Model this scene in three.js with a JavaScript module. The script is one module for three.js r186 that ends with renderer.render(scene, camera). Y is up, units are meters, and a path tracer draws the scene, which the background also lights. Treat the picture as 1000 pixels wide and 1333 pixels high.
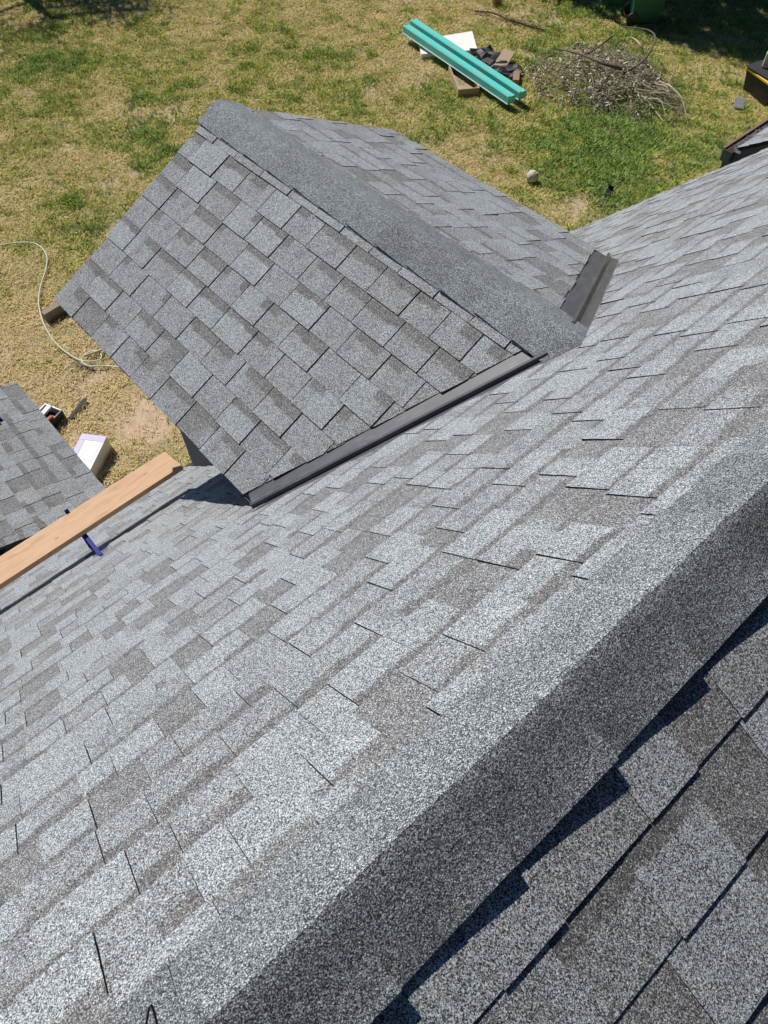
import * as THREE from 'three';
import { Sky } from 'three/addons/objects/Sky.js';
import { RoundedBoxGeometry } from 'three/addons/geometries/RoundedBoxGeometry.js';
import { mergeGeometries } from 'three/addons/utils/BufferGeometryUtils.js';

/* ---------- camera, sky, sun, exposure ---------- */
const H = 6.0;                                   // height of the main ridge above the lawn
const scene = new THREE.Scene();
const camera = new THREE.PerspectiveCamera(69.46, 0.75, 0.05, 600);
camera.position.set(0, H + 1.019, 0.139);
camera.rotation.set(-0.9735, -0.6928, -0.0383, 'YXZ');
camera.updateMatrixWorld(true);

const toSun = new THREE.Vector3(0.015, 0.98, -0.81).normalize();
const sky = new Sky();
sky.name = 'sky'; sky.userData.kind = 'structure';
sky.scale.setScalar(400);
sky.material.uniforms.sunPosition.value.copy(toSun);
sky.material.uniforms.turbidity.value = 5;
sky.material.uniforms.rayleigh.value = 0.55;
sky.material.uniforms.mieCoefficient.value = 0.006;
sky.material.uniforms.cloudCoverage.value = 0;
scene.add(sky);
scene.environmentIntensity = 0.10;

const sun = new THREE.DirectionalLight(0xfff7ec, 5.0);
sun.name = 'sun';
sun.position.copy(toSun).multiplyScalar(60);
sun.castShadow = true; sun.shadow.mapSize.set(4096, 4096);
Object.assign(sun.shadow.camera, { left: -25, right: 25, top: 25, bottom: -25, near: 1, far: 140 });
scene.add(sun, sun.target);

const renderer = new THREE.WebGLRenderer({ antialias: true });
renderer.setSize(768, 1024);
renderer.toneMapping = THREE.LinearToneMapping;
renderer.toneMappingExposure = 1.0;
renderer.shadowMap.enabled = true;

/* ---------- helpers ---------- */
function rand(seed) { let a = seed >>> 0; return () => { a = (a + 0x6D2B79F5) | 0; let t = Math.imul(a ^ (a >>> 15), 1 | a); t = (t + Math.imul(t ^ (t >>> 7), 61 | t)) ^ t; return ((t ^ (t >>> 14)) >>> 0) / 4294967296; }; }
const V = (x, y, z) => new THREE.Vector3(x, y, z);
const W = (x, y, z) => new THREE.Vector3(x, y + H, z);       // y measured from the main ridge
const taken = new Map();
function numbered(n) { const k = taken.get(n) ?? 0; taken.set(n, k + 1); return k ? n + '_' + String(k).padStart(3, '0') : n; }
function mesh(name, geo, mat, parent) {
  const m = new THREE.Mesh(geo, mat); m.name = parent === scene ? numbered(name) : name; m.castShadow = m.receiveShadow = true; parent.add(m); return m;
}
function group(name, parent = scene) { const g = new THREE.Group(); g.name = parent === scene ? numbered(name) : name; parent.add(g); return g; }
function tag(o, label, category, grp) { o.userData.label = label; o.userData.category = category; if (grp) o.userData.group = grp; return o; }
function hash2(x, y) { let h = Math.imul(x | 0, 374761393) + Math.imul(y | 0, 668265263); h = Math.imul(h ^ (h >>> 13), 1274126177); return ((h ^ (h >>> 16)) >>> 0) / 4294967296; }
function vnoise(x, y) {
  const xi = Math.floor(x), yi = Math.floor(y), fx = x - xi, fy = y - yi, u = fx * fx * (3 - 2 * fx), w = fy * fy * (3 - 2 * fy);
  return (hash2(xi, yi) * (1 - u) + hash2(xi + 1, yi) * u) * (1 - w) + (hash2(xi, yi + 1) * (1 - u) + hash2(xi + 1, yi + 1) * u) * w;
}
const fbm = (x, y, o = 4) => { let s = 0, a = 0.5, t = 0; for (let i = 0; i < o; i++) { s += a * vnoise(x, y); t += a; a *= 0.5; x = x * 2.03 + 17.3; y = y * 2.03 + 5.1; } return s / t; };
const smooth = (a, b, x) => { const t = Math.min(1, Math.max(0, (x - a) / (b - a))); return t * t * (3 - 2 * t); };
const toS = (l) => Math.round(255 * (l <= 0.0031308 ? 12.92 * l : 1.055 * Math.pow(l, 1 / 2.4) - 0.055));
function texture(w, h, fill, repeat = true, srgb = true) {
  const d = new Uint8Array(w * h * 4); fill(d);
  const t = new THREE.DataTexture(d, w, h, THREE.RGBAFormat);
  t.magFilter = THREE.LinearFilter; t.minFilter = THREE.LinearMipmapLinearFilter; t.generateMipmaps = true;
  if (repeat) t.wrapS = t.wrapT = THREE.RepeatWrapping;
  if (srgb) t.colorSpace = THREE.SRGBColorSpace;
  t.needsUpdate = true; return t;
}
const std = (rgb, rough = 0.8, extra = {}) => { const m = new THREE.MeshStandardMaterial({ roughness: rough, side: THREE.DoubleSide, ...extra }); m.color.setRGB(...rgb); return m; };
function triGeo(pos, uv) {
  const g = new THREE.BufferGeometry();
  g.setAttribute('position', new THREE.Float32BufferAttribute(pos, 3));
  g.setAttribute('uv', new THREE.Float32BufferAttribute(uv ?? new Float32Array(pos.length / 3 * 2), 2));
  g.computeVertexNormals(); return g;
}
const flat = (g) => { const n = g.index ? g.toNonIndexed() : g; for (const k of Object.keys(n.attributes)) if (!['position', 'normal', 'uv'].includes(k)) n.deleteAttribute(k); return n; };
const merged = (list) => mergeGeometries(list.map(flat));
function box(w, h, d, x = 0, y = 0, z = 0, r = 0) { const g = r ? new RoundedBoxGeometry(w, h, d, 2, r) : new THREE.BoxGeometry(w, h, d); g.translate(x, y, z); return g; }
// a solid slab between two matching rings of points (convex outline)
function slab(top, bottom, uvTop, uvSide) {
  const n = top.length, pos = [], uv = [], c = V(0, 0, 0);
  for (const p of top) c.add(p); for (const p of bottom) c.add(p); c.multiplyScalar(0.5 / n);
  const ab = V(0, 0, 0), ac = V(0, 0, 0), m = V(0, 0, 0);
  const tri = (a, b, d, ua, ub, ud) => {
    ab.subVectors(b, a); ac.subVectors(d, a); m.copy(a).add(b).add(d).divideScalar(3).sub(c);
    if (ab.cross(ac).dot(m) < 0) { [b, d] = [d, b]; [ub, ud] = [ud, ub]; }
    pos.push(a.x, a.y, a.z, b.x, b.y, b.z, d.x, d.y, d.z); uv.push(...ua, ...ub, ...ud);
  };
  for (let i = 1; i < n - 1; i++) { tri(top[0], top[i], top[i + 1], uvTop[0], uvTop[i], uvTop[i + 1]); tri(bottom[0], bottom[i], bottom[i + 1], uvSide[0], uvSide[i], uvSide[i + 1]); }
  for (let i = 0; i < n; i++) { const j = (i + 1) % n; tri(top[i], top[j], bottom[j], uvSide[i], uvSide[j], uvSide[j]); tri(top[i], bottom[j], bottom[i], uvSide[i], uvSide[j], uvSide[i]); }
  return triGeo(pos, uv);
}
function clip(poly, A, B, C) {                      // keep A*a + B*s + C >= 0
  const out = [];
  for (let i = 0; i < poly.length; i++) {
    const p = poly[i], q = poly[(i + 1) % poly.length], dp = A * p[0] + B * p[1] + C, dq = A * q[0] + B * q[1] + C;
    if (dp >= 0) out.push(p);
    if ((dp >= 0) !== (dq >= 0)) { const t = dp / (dp - dq); out.push([p[0] + t * (q[0] - p[0]), p[1] + t * (q[1] - p[1])]); }
  }
  return out;
}
const prj = (p) => { const q = p.clone().project(camera); return [q.x * 384 + 384, 512 - q.y * 512, q.z]; };
function shown(pts, margin = 0) {                   // projected area in pixels where it lies in the frame
  const q = pts.map(prj); let cx = 0, cy = 0, area = 0;
  for (let i = 0; i < q.length; i++) { const j = (i + 1) % q.length; area += q[i][0] * q[j][1] - q[j][0] * q[i][1]; cx += q[i][0] / q.length; cy += q[i][1] / q.length; if (q[i][2] > 1) return 0; }
  return cx < -margin || cx > 768 + margin || cy < -margin || cy > 1024 + margin ? 0 : Math.abs(area) / 2;
}
function tube(pts, r, seg = 24, rad = 6, closed = false) { return new THREE.TubeGeometry(new THREE.CatmullRomCurve3(pts, closed), seg, r, rad, closed); }
function taper(a, b, ra, rb, rad = 6) { const d = V(0, 0, 0).subVectors(b, a), g = new THREE.CylinderGeometry(rb, ra, d.length(), rad, 1); g.applyQuaternion(new THREE.Quaternion().setFromUnitVectors(V(0, 1, 0), d.clone().normalize())); g.translate((a.x + b.x) / 2, (a.y + b.y) / 2, (a.z + b.z) / 2); return g; }

/* ---------- materials ---------- */
const EXP = 0.143;                                  // exposure of one shingle course
const TEX = 2048, MM = 0.0007, TILE = TEX * MM, ROWT = 204;
// mineral granules: nearest-seed cells, value per grain
function granules(size, cells, seed, colourOf) {
  const px = new Float32Array(cells * cells), py = new Float32Array(cells * cells), rv = new Float32Array(cells * cells), rw = new Float32Array(cells * cells), r = rand(seed);
  for (let i = 0; i < cells * cells; i++) { px[i] = r(); py[i] = r(); rv[i] = r(); rw[i] = r(); }
  return (d) => {
    const col = [0, 0, 0];
    for (let y = 0; y < size; y++) for (let x = 0; x < size; x++) {
      const gx = x / size * cells, gy = y / size * cells, ix = Math.floor(gx), iy = Math.floor(gy);
      let best = 9, bi = 0;
      for (let dy = -1; dy <= 1; dy++) for (let dx = -1; dx <= 1; dx++) {
        const k = ((iy + dy + cells) % cells) * cells + (ix + dx + cells) % cells, ex = ix + dx + px[k] - gx, ey = iy + dy + py[k] - gy, q = ex * ex + ey * ey;
        if (q < best) { best = q; bi = k; }
      }
      colourOf(x, y, rv[bi], rw[bi], col, best);
      const o = (y * size + x) * 4; d[o] = col[0]; d[o + 1] = col[1]; d[o + 2] = col[2]; d[o + 3] = 255;
    }
  };
}
const S3 = (a) => a.map(toS);
const GR = { white: S3([0.56, 0.615, 0.635]), pale: S3([0.335, 0.368, 0.378]), mid: S3([0.130, 0.141, 0.146]), dark: S3([0.024, 0.026, 0.029]), brown: S3([0.125, 0.108, 0.096]), tan: S3([0.205, 0.186, 0.168]), black: S3([0.02, 0.02, 0.022]) };
const BLEND = [                                    // cumulative shares: white, pale, mid, brown, tan, dark
  [0.27, 0.54, 0.66, 0.69, 0.76, 1],                // light
  [0.20, 0.44, 0.60, 0.66, 0.75, 1],                // middle
  [0.11, 0.26, 0.42, 0.60, 0.75, 1],                // brown grey
  [0.07, 0.17, 0.33, 0.57, 0.72, 1],               // dark strip at the head of a tab
];
const KEYS = ['white', 'pale', 'mid', 'brown', 'tan', 'dark'];
const blendMap = (() => {                           // blend index for each row and 4-texel column
  const r = rand(77), m = [];
  // each row: shares of light / middle / brown blend, and how often and how low the dark head strip comes
  const rows = [[1, 1, 0.66, 1], [0.8, 1, 0.70, 0.85], [1, 1, 0.6, 0.1], [0, 1, 0.60, 1], [0.1, 1, 0.6, 0.15], [0.75, 1, 0.58, 0.55], [0.2, 0.9, 0.56, 0.6], [0, 0.15, 0.6, 0.1], [0, 0.3, 0.62, 0.9], [0.5, 0.95, 0.6, 0.35], [1, 1, 0.6, 0]];
  for (const [pl, pm, th, pb] of rows) {
    const base = new Uint8Array(512), band = new Float32Array(512);
    for (let x = 0; x < 512;) { const w = 45 + Math.floor(r() * 70), q = r(), b = q < pl ? 0 : q < pm ? 1 : 2; for (let k = 0; k < w && x < 512; k++, x++) base[x] = b; }
    for (let x = 0; x < 512;) { const w = 25 + Math.floor(r() * 50), f = r() < pb ? th + (r() - 0.5) * 0.08 : 2; for (let k = 0; k < w && x < 512; k++, x++) band[x] = f; }
    m.push({ base, band });
  }
  return m;
})();
const shingleTex = texture(TEX, TEX, granules(TEX, 1130, 5, (x, y, rv, rw, col) => {
  if (y >= 2040) { const k = 22 + rw * 14; col[0] = col[1] = k; col[2] = k + 2; return; }         // cut asphalt edge
  const row = blendMap[Math.floor(y / ROWT)], f = (y % ROWT) / ROWT, xb = Math.min(511, Math.max(0, (x >> 2) + Math.round((rw - 0.5) * 3)));
  const b = f + (rw - 0.5) * 0.06 > row.band[xb] && f < 0.995 ? 3 : row.base[xb];
  const B = BLEND[b], sh = (vnoise(x * 0.012, y * 0.012) + vnoise(x * 0.045 + 9, y * 0.045) - 1) * 0.06; let q = rv + sh, i = 0; if (q > 1) q = 2 - q; while (q > B[i]) i++;
  if (rw > 0.992) { col[0] = 150; col[1] = 112; col[2] = 84; return; }
  const c = GR[KEYS[i]], j = 0.86 + rw * 0.28; col[0] = Math.min(255, c[0] * j); col[1] = Math.min(255, c[1] * j); col[2] = Math.min(255, c[2] * j);
}));
const CAPT = 1024, capTile = CAPT * MM;
const capTex = texture(CAPT, CAPT, granules(CAPT, 565, 9, (x, y, rv, rw, col) => {
  const B = [0.11, 0.33, 0.62, 0.63, 0.645, 1], sh = (vnoise(x * 0.012, y * 0.012) + vnoise(x * 0.045 + 9, y * 0.045) - 1) * 0.07; let q = rv + sh, i = 0; if (q > 1) q = 2 - q; while (q > B[i]) i++;
  const c = GR[KEYS[i]], j = 0.86 + rw * 0.28; col[0] = Math.min(255, c[0] * j); col[1] = Math.min(255, c[1] * j); col[2] = Math.min(255, c[2] * j);
}));
const grit = texture(512, 512, granules(512, 190, 31, (x, y, rv, rw, col, d) => { const k = Math.round(255 * Math.max(0, 0.55 + rv * 0.45 - d * 1.1)); col[0] = col[1] = col[2] = k; }), true, false);
const M = {};
M.shingle = std([1, 1, 1], 0.93, { map: shingleTex });
M.cap = std([1, 1, 1], 0.93, { map: capTex, bumpMap: grit, bumpScale: 0.0005 });
const capMats = [0.90, 1.0, 1.08].map((k) => std([k, k, k], 0.93, { map: capTex, bumpMap: grit, bumpScale: 0.0005 }));
M.deck = std([0.03, 0.03, 0.032], 0.95);
M.flashing = std([1, 1, 1], 0.4, { map: texture(512, 128, (d) => { for (let y = 0; y < 128; y++) for (let x = 0; x < 512; x++) { const n = fbm(x * 0.02, y * 0.09, 3), q = fbm(x * 0.09 + 40, y * 0.05, 2), sc = hash2(x >> 4, y) > 0.988 ? 0.10 : 0, k = 0.058 + 0.05 * n + 0.02 * q + sc, o = (y * 512 + x) * 4; d[o] = toS(k); d[o + 1] = toS(k * 1.03); d[o + 2] = toS(k * 1.12); d[o + 3] = 255; } }) });
M.trim = std([0.085, 0.093, 0.10], 0.6);
M.wall = std([0.115, 0.125, 0.13], 0.75);
const woodTex = (seed, a, b) => texture(1024, 256, (d) => {
  for (let y = 0; y < 256; y++) for (let x = 0; x < 1024; x++) {
    const wob = fbm(x * 0.006 + seed, y * 0.02, 3) * 5, g = fbm(x * 0.010 + seed, y * 0.11 + wob * 3, 4), l = 0.5 + 0.5 * Math.sin((y * 0.13 + wob * 5.5)), f = hash2(x >> 3, y) * 0.12;
    const st = smooth(0.55, 0.75, fbm(x * 0.012 + 50, y * 0.02 + 9, 4)) * 0.5, t = Math.min(1.5, Math.max(0, 0.45 * g + 0.30 * l * l + f + st)), o = (y * 1024 + x) * 4;
    let k = 1; for (const [kx, ky, kr] of [[390, 120, 9], [800, 190, 7], [150, 60, 6], [620, 50, 5], [930, 90, 5], [250, 160, 4]]) { const q = Math.hypot((x - kx) / 1.5, y - ky); if (q < kr * 1.6) k *= 0.55 + 0.45 * smooth(kr * 0.3, kr * 1.6, q); }
    for (let c = 0; c < 3; c++) d[o + c] = toS((a[c] + (b[c] - a[c]) * t) * k); d[o + 3] = 255;
  }
});
M.wood = std([1, 1, 1], 0.75, { map: woodTex(3, [0.62, 0.41, 0.25], [0.50, 0.29, 0.155]) });
M.lumber = std([0.40, 0.30, 0.19], 0.85);
M.greyWood = std([0.26, 0.22, 0.17], 0.9);
M.blue = std([0.010, 0.016, 0.19], 0.75);
M.teal = std([1, 1, 1], 0.42, { map: texture(256, 256, (d) => { for (let y = 0; y < 256; y++) for (let x = 0; x < 256; x++) { const n = smooth(0.52, 0.72, fbm(x * 0.02, y * 0.05, 4)) * 0.4, sc = hash2(x, y >> 4) > 0.985 ? 0.25 : 0, o = (y * 256 + x) * 4, w = n + sc; d[o] = toS(0.10 + (0.40 - 0.10) * w); d[o + 1] = toS(0.60 - 0.14 * w); d[o + 2] = toS(0.52 - 0.18 * w); d[o + 3] = 255; } }) });
M.foam = std([0.78, 0.77, 0.72], 0.9);
M.blackPlastic = std([0.012, 0.012, 0.014], 0.5);
M.yellow = std([0.72, 0.46, 0.03], 0.45);
M.cream = std([0.62, 0.56, 0.42], 0.8);
M.binGreen = std([0.016, 0.13, 0.065], 0.5);
M.hose = std([0.52, 0.58, 0.44], 0.55);
M.white = std([0.78, 0.78, 0.80], 0.6);
M.lilac = std([0.50, 0.47, 0.68], 0.6);
M.red = std([0.35, 0.04, 0.03], 0.6);
M.steel = std([0.035, 0.035, 0.035], 0.8);
M.gutter = std([0.085, 0.15, 0.155], 0.55);
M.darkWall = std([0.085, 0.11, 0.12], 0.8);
M.litter = std([0.20, 0.12, 0.085], 0.95);

/* ---------- roofs: planes fitted to the photograph ---------- */
const P = 0.7723, PN = 0.4934, Q = 0.4557, XD = 1.9156, HD = 0.948, SE = 1.3275, ZF = -3.3819;
const cp = Math.cos(P), sp = Math.sin(P), cn = Math.cos(PN), sn = Math.sin(PN), cq = Math.cos(Q), sq = Math.sin(Q), tp = Math.tan(P), tq = Math.tan(Q);
const farF = (a, s, h) => W(a, -s * sp + h * cp, -s * cp - h * sp);
const nearF = (a, s, h) => W(a, -s * sn + h * cn, s * cn + h * sn);
const dormF = (side) => (a, s, h) => W(XD + side * (s * cq + h * sq), -HD - s * sq + h * cq, a);
const QA = 0.30, AX = 0.53, AY = -3.5, AS = 2.86, ca = Math.cos(QA), sa = Math.sin(QA);
const annexF = (a, s, h) => W(AX - (AS - s) * ca + h * sa, AY + (AS - s) * sa + h * ca, a);

function courses({ F, a0, a1, top, eave, seed, keep, gap = 0.0006, wMin = 0.11, wMax = 0.27, flip = 1, thick = [0.0098, 0.0070], rowsOf = [[0, 1, 0, 5, 2, 1, 9, 0], [3, 4, 7, 6, 8, 9, 4, 3]] }) {
  const r = rand(seed), out = [], n = Math.ceil((eave - top) / EXP);
  for (let k = 0; k < n; k++) {
    const sB = eave - k * EXP; let a = a0 - r() * 0.25, hi = r() < 0.5;
    while (a < a1) {
      const w = wMin + (wMax - wMin) * r(), j = (r() - 0.5) * 0.003, tB = hi ? thick[0] + r() * 0.0016 : thick[1] + r() * 0.0010, jB = j + (hi ? 0 : -0.001);
      const row = rowsOf[hi ? 0 : 1][Math.floor(r() * rowsOf[0].length)], off = r() * TILE, a2 = a + w - gap, sH = sB - 0.168;
      if (a2 < a0 + 0.02 || a > a1 - 0.012) { a += w; continue; }
      let poly = [[Math.max(a, a0), sH], [Math.min(a2, a1), sH], [Math.min(a2, a1), sB + jB], [Math.max(a, a0), sB + jB]];
      const skew = (r() - 0.5) * 0.0016; poly[2][0] += skew; poly[3][0] += skew * 0.5;
      poly = clip(poly, 0, 1, -top);
      if (poly.length > 2 && keep) poly = keep(poly, (a + a2) / 2, sB - EXP / 2, r);
      if (poly && poly.length > 2) {
        let area = 0; for (let i = 0; i < poly.length; i++) { const p = poly[i], q = poly[(i + 1) % poly.length]; area += p[0] * q[1] - q[0] * p[1]; }
        if (Math.abs(area) > 0.00006) {
          const curl = r() < 0.08 ? 0.002 : 0;
          const hT = (s) => 0.0008 + (tB + curl) * (0.36 + 0.64 * Math.max(0, (s - sH) / 0.168));
          const T = poly.map(([u, s]) => F(u, s, hT(s))), B = poly.map(([u, s]) => F(u, s, -0.001));
          const uvT = poly.map(([u, s]) => [(flip * u + off) / TILE, (row * ROWT + 1 + Math.min(0.985, (sB + 0.003 - s) / EXP) * ROWT) / TEX]);
          const uvS = poly.map(([u]) => [u / TILE, 2044 / TEX]);
          const vis = poly.map(([u, s]) => F(u, Math.max(s, sB - EXP), 0.005));
          out.push({ geo: slab(T, B, uvT, uvS), px: shown(vis) });
        }
      }
      a += w; if (r() < 0.86) hi = !hi;
    }
  }
  return out;
}
function lay(list, parent, limit, name, restName) {
  list.sort((p, q) => q.px - p.px);
  const one = list.filter((p, i) => i < limit && p.px > 20), rest = list.filter((p, i) => !(i < limit && p.px > 20));
  for (const p of one) mesh(name, p.geo, M.shingle, parent);
  if (rest.length) { const m = mesh(restName, merged(rest.map((p) => p.geo)), M.shingle, parent); m.userData.kind = 'stuff'; }
}
const sheet = (F, poly, h0, h1) => slab(poly.map(([a, s]) => F(a, s, h1)), poly.map(([a, s]) => F(a, s, h0)), poly.map(() => [0, 0]), poly.map(() => [0, 0]));

const house = tag(group('house'), 'house with grey asphalt shingle roof and a gabled dormer', 'house');
const RAKE = 4.93, WEST = -3.2, EAVE = 0.034 + 35 * EXP, EAVEN = 0.229 + 22 * EXP;
const vLine = (z) => (-HD - tp * z) / tq;           // half width of the dormer on the main slope at depth z
const XW = 0.36;                                    // side walls stand this far in from the dormer eaves
const wallL = XD - SE * cq + XW, wallR = XD + SE * cq - XW, SV = (HD + SE * sq) / sp;
{ // main slope facing the lawn
  const part = group('main_roof_slope', house);
  mesh('deck', sheet(farF, [[WEST, 0], [RAKE - 0.01, 0], [RAKE - 0.01, EAVE - 0.01], [WEST, EAVE - 0.01]], -0.03, -0.0015), M.deck, part);
  const gapM = 0.05;
  // valley in (x, s): |x - XD| = (-HD + sp*s)/tq
  const keep = (poly, a, s) => {
    if (s > SV + 0.02) {
      if (a < XD) return clip(poly, -1, 0, wallL - 0.004);
      return clip(poly, 1, 0, -(wallR + 0.004));
    }
    if (s < HD / sp - 0.12) return poly;
    const half = (sp * s - HD) / tq;
    if (Math.abs(a - XD) < half - 0.35) return null;
    if (a < XD) return clip(poly, -1, -sp / tq, XD + HD / tq - gapM * 2.3);
    return clip(poly, 1, -sp / tq, -XD + HD / tq - gapM * 0.9);
  };
  lay(courses({ F: farF, a0: WEST, a1: RAKE, top: 0.045, eave: EAVE, seed: 11, keep, gap: 0.0014, wMin: 0.07, wMax: 0.175, rowsOf: [[0, 1, 0, 5, 2, 1, 3, 0], [3, 6, 7, 8, 8, 9, 7, 3]] }), part, 240, 'shingle', 'shingle_field');
  mesh('fascia', sheet(farF, [[WEST, EAVE - 0.035], [RAKE - 0.015, EAVE - 0.035], [RAKE - 0.015, EAVE - 0.012], [WEST, EAVE - 0.012]], -0.17, -0.032), M.trim, part);
}
{ // slope behind the ridge, under the camera
  const part = group('rear_roof_slope', house);
  mesh('deck', sheet(nearF, [[WEST, 0], [RAKE - 0.01, 0], [RAKE - 0.01, EAVEN - 0.01], [WEST, EAVEN - 0.01]], -0.03, -0.0015), M.deck, part);
  lay(courses({ F: nearF, a0: WEST, a1: RAKE, top: 0.03, eave: EAVEN, seed: 23, wMin: 0.11, wMax: 0.20, flip: -1, thick: [0.0086, 0.0072], rowsOf: [[0, 2, 5, 0, 9, 3, 6, 2], [8, 7, 6, 4, 3, 7, 9, 8]] }), part, 60, 'shingle', 'shingle_field');
}
// bent cap shingles; profile(t) gives [across, up] for t in -1..1, place() puts (along, across, up) into the world
function capPiece(profile, place, along0, dir, len, lift0, lift1, corner, r) {
  const NT = 18, NA = 9, pos = [], uv = [], ou = r(), ov = r(), jig = (r() - 0.5) * 0.006, cA = corner * (0.75 + r() * 0.5), cB = corner * (0.35 + r() * 0.4);
  const grid = (off) => { const g = []; for (let i = 0; i <= NA; i++) { const row = []; for (let k = 0; k <= NT; k++) {
    const f = i / NA, t = -1 + 2 * k / NT, [x, y] = profile(t), e = Math.pow(smooth(0.30, 1.05, f), 1.3) * Math.pow(Math.abs(t), 4) * (t > 0 ? cA : cB);
    row.push(place(along0 + dir * f * len, x + jig * f, y + lift0 + (lift1 - lift0) * f + e + off)); } g.push(row); } return g; };
  const T = grid(0.004), B = grid(0);
  const quad = (a, b, c, d, ua, ub, uc, ud) => { for (const [p, u] of [[a, ua], [b, ub], [c, uc], [a, ua], [c, uc], [d, ud]]) { pos.push(p.x, p.y, p.z); uv.push(...u); } };
  const U = (i, k) => [ou + i / NA * len / capTile, ov + k / NT * 0.3 / capTile];
  for (let i = 0; i < NA; i++) for (let k = 0; k < NT; k++) {
    const a = U(i, k), b = U(i + 1, k), c = U(i + 1, k + 1), d = U(i, k + 1);
    quad(T[i][k], T[i + 1][k], T[i + 1][k + 1], T[i][k + 1], a, b, c, d); quad(B[i][k], B[i][k + 1], B[i + 1][k + 1], B[i + 1][k], a, d, c, b);
  }
  const side = (G) => { for (let i = 0; i < G.length - 1; i++) { const [a, b] = G[i], [c, d] = G[i + 1]; quad(a, c, d, b, [0, 0], [0.01, 0], [0.01, 0.01], [0, 0.01]); } };
  side(T.map((row, i) => [row[0], B[i][0]])); side(T.map((row, i) => [row[NT], B[i][NT]])); side(T[NA].map((p, k) => [p, B[NA][k]])); side(T[0].map((p, k) => [p, B[0][k]]));
  const g = triGeo(pos, uv);
  // smooth the bend
  const n = g.attributes.normal, key = new Map();
  for (let i = 0; i < n.count; i++) { const id = [pos[i * 3], pos[i * 3 + 1], pos[i * 3 + 2]].map((q) => Math.round(q * 20000)).join(); const nv = V(n.getX(i), n.getY(i), n.getZ(i)); const L = key.get(id) ?? []; L.push([i, nv]); key.set(id, L); }
  for (const L of key.values()) for (const [i, nv] of L) { const s = V(0, 0, 0); for (const [, o] of L) if (o.dot(nv) > 0.82) s.add(o); s.normalize(); n.setXYZ(i, s.x, s.y, s.z); }
  return g;
}
const softmin = (a, b, k) => { const h = Math.max(0, Math.min(1, 0.5 + 0.5 * (b - a) / k)); return b + (a - b) * h - k * h * (1 - h); };
{ // main ridge caps, butt ends towards +x
  const part = group('ridge_cap', house), r = rand(41);
  const zF = -0.102, zN = 0.118, apex = 0.0335, yF = zF * tp + 0.012, yN = -zN * Math.tan(PN) + 0.0115;
  const prof = (t) => { const z = t < 0 ? -t * zF : t * zN, a = apex + (apex - yF) / -zF * z, b = apex - (apex - yN) / zN * z; return [z, softmin(a, b, 0.015)]; };
  for (let x = 0.155 - 0.2 * 16; x < RAKE + 0.1; x += 0.204) {
    const end = Math.min(RAKE + 0.01, x); if (end - x < -0.19) break;
    mesh('cap_shingle', capPiece(prof, (a, z, y) => W(a, y, z), end - 0.30, 1, 0.30, -0.002, 0.004, 0.012, r), capMats[Math.floor(r() * 3)], part);
  }
}
/* dormer */
const dormer = group('dormer', house);
const vz = (s) => -(HD + s * sq) / tp;              // depth where a dormer course meets the main slope
for (const side of [-1, 1]) {
  const F = dormF(side);
  mesh('deck', sheet(F, [[ZF + 0.012, 0], [vz(0) + 0.05, 0], [vz(SE) + 0.02, SE - 0.012], [ZF + 0.012, SE - 0.012]], -0.03, -0.0015), M.deck, dormer);
  const d = side < 0 ? 0.090 : 0.148, B = -sq / tp, jit = new Map();
  const keep = (poly, a, s, r) => { const key = Math.round(s * 100); if (!jit.has(key)) jit.set(key, (r() - 0.5) * 0.010); return clip(poly, -1, B, -HD / tp - d + jit.get(key)); };
  lay(courses({ F, a0: ZF, a1: 0, top: 0.05, eave: SE, seed: side < 0 ? 57 : 63, keep, gap: side < 0 ? 0.0058 : 0.0018, wMin: side < 0 ? 0.182 : 0.12, wMax: side < 0 ? 0.222 : 0.21, flip: side, rowsOf: side < 0 ? [[5, 6, 5, 9, 6, 5, 0, 3], [6, 5, 3, 6, 4, 5, 6, 8]] : undefined }), dormer, 140, 'dormer_shingle', 'dormer_shingle_field');
  mesh('fascia', sheet(F, [[ZF + 0.016, SE - 0.034], [vz(SE) - 0.02, SE - 0.034], [vz(SE) - 0.02, SE - 0.015], [ZF + 0.016, SE - 0.015]], -0.11, -0.031), M.trim, dormer);
  mesh('rake_board', sheet(F, [[ZF + 0.016, 0.004], [ZF + 0.036, 0.004], [ZF + 0.036, SE - 0.036], [ZF + 0.016, SE - 0.036]], -0.11, -0.031), M.trim, dormer);
  mesh('drip_edge', sheet(F, [[ZF - 0.004, SE + 0.001], [vz(SE) - 0.03, SE + 0.001], [vz(SE) - 0.03, SE + 0.0035], [ZF - 0.004, SE + 0.0035]], -0.035, -0.002), M.trim, dormer);
  // side wall
  const x0 = XD + side * (SE * cq - XW), x1 = x0 - side * 0.09, yT = -HD - SE * sq + 0.03, zA = ZF + 0.06, zB = vz(SE) + 0.05;
  const ring = (x) => [W(x, tp * zB - 0.05, zB), W(x, yT, zB), W(x, yT, zA), W(x, tp * zA - 0.05, zA)];
  mesh('side_wall', slab(ring(x0), ring(x1), [[0, 0], [0, 0], [0, 0], [0, 0]], [[0, 0], [0, 0], [0, 0], [0, 0]]), M.wall, dormer);
}
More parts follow.
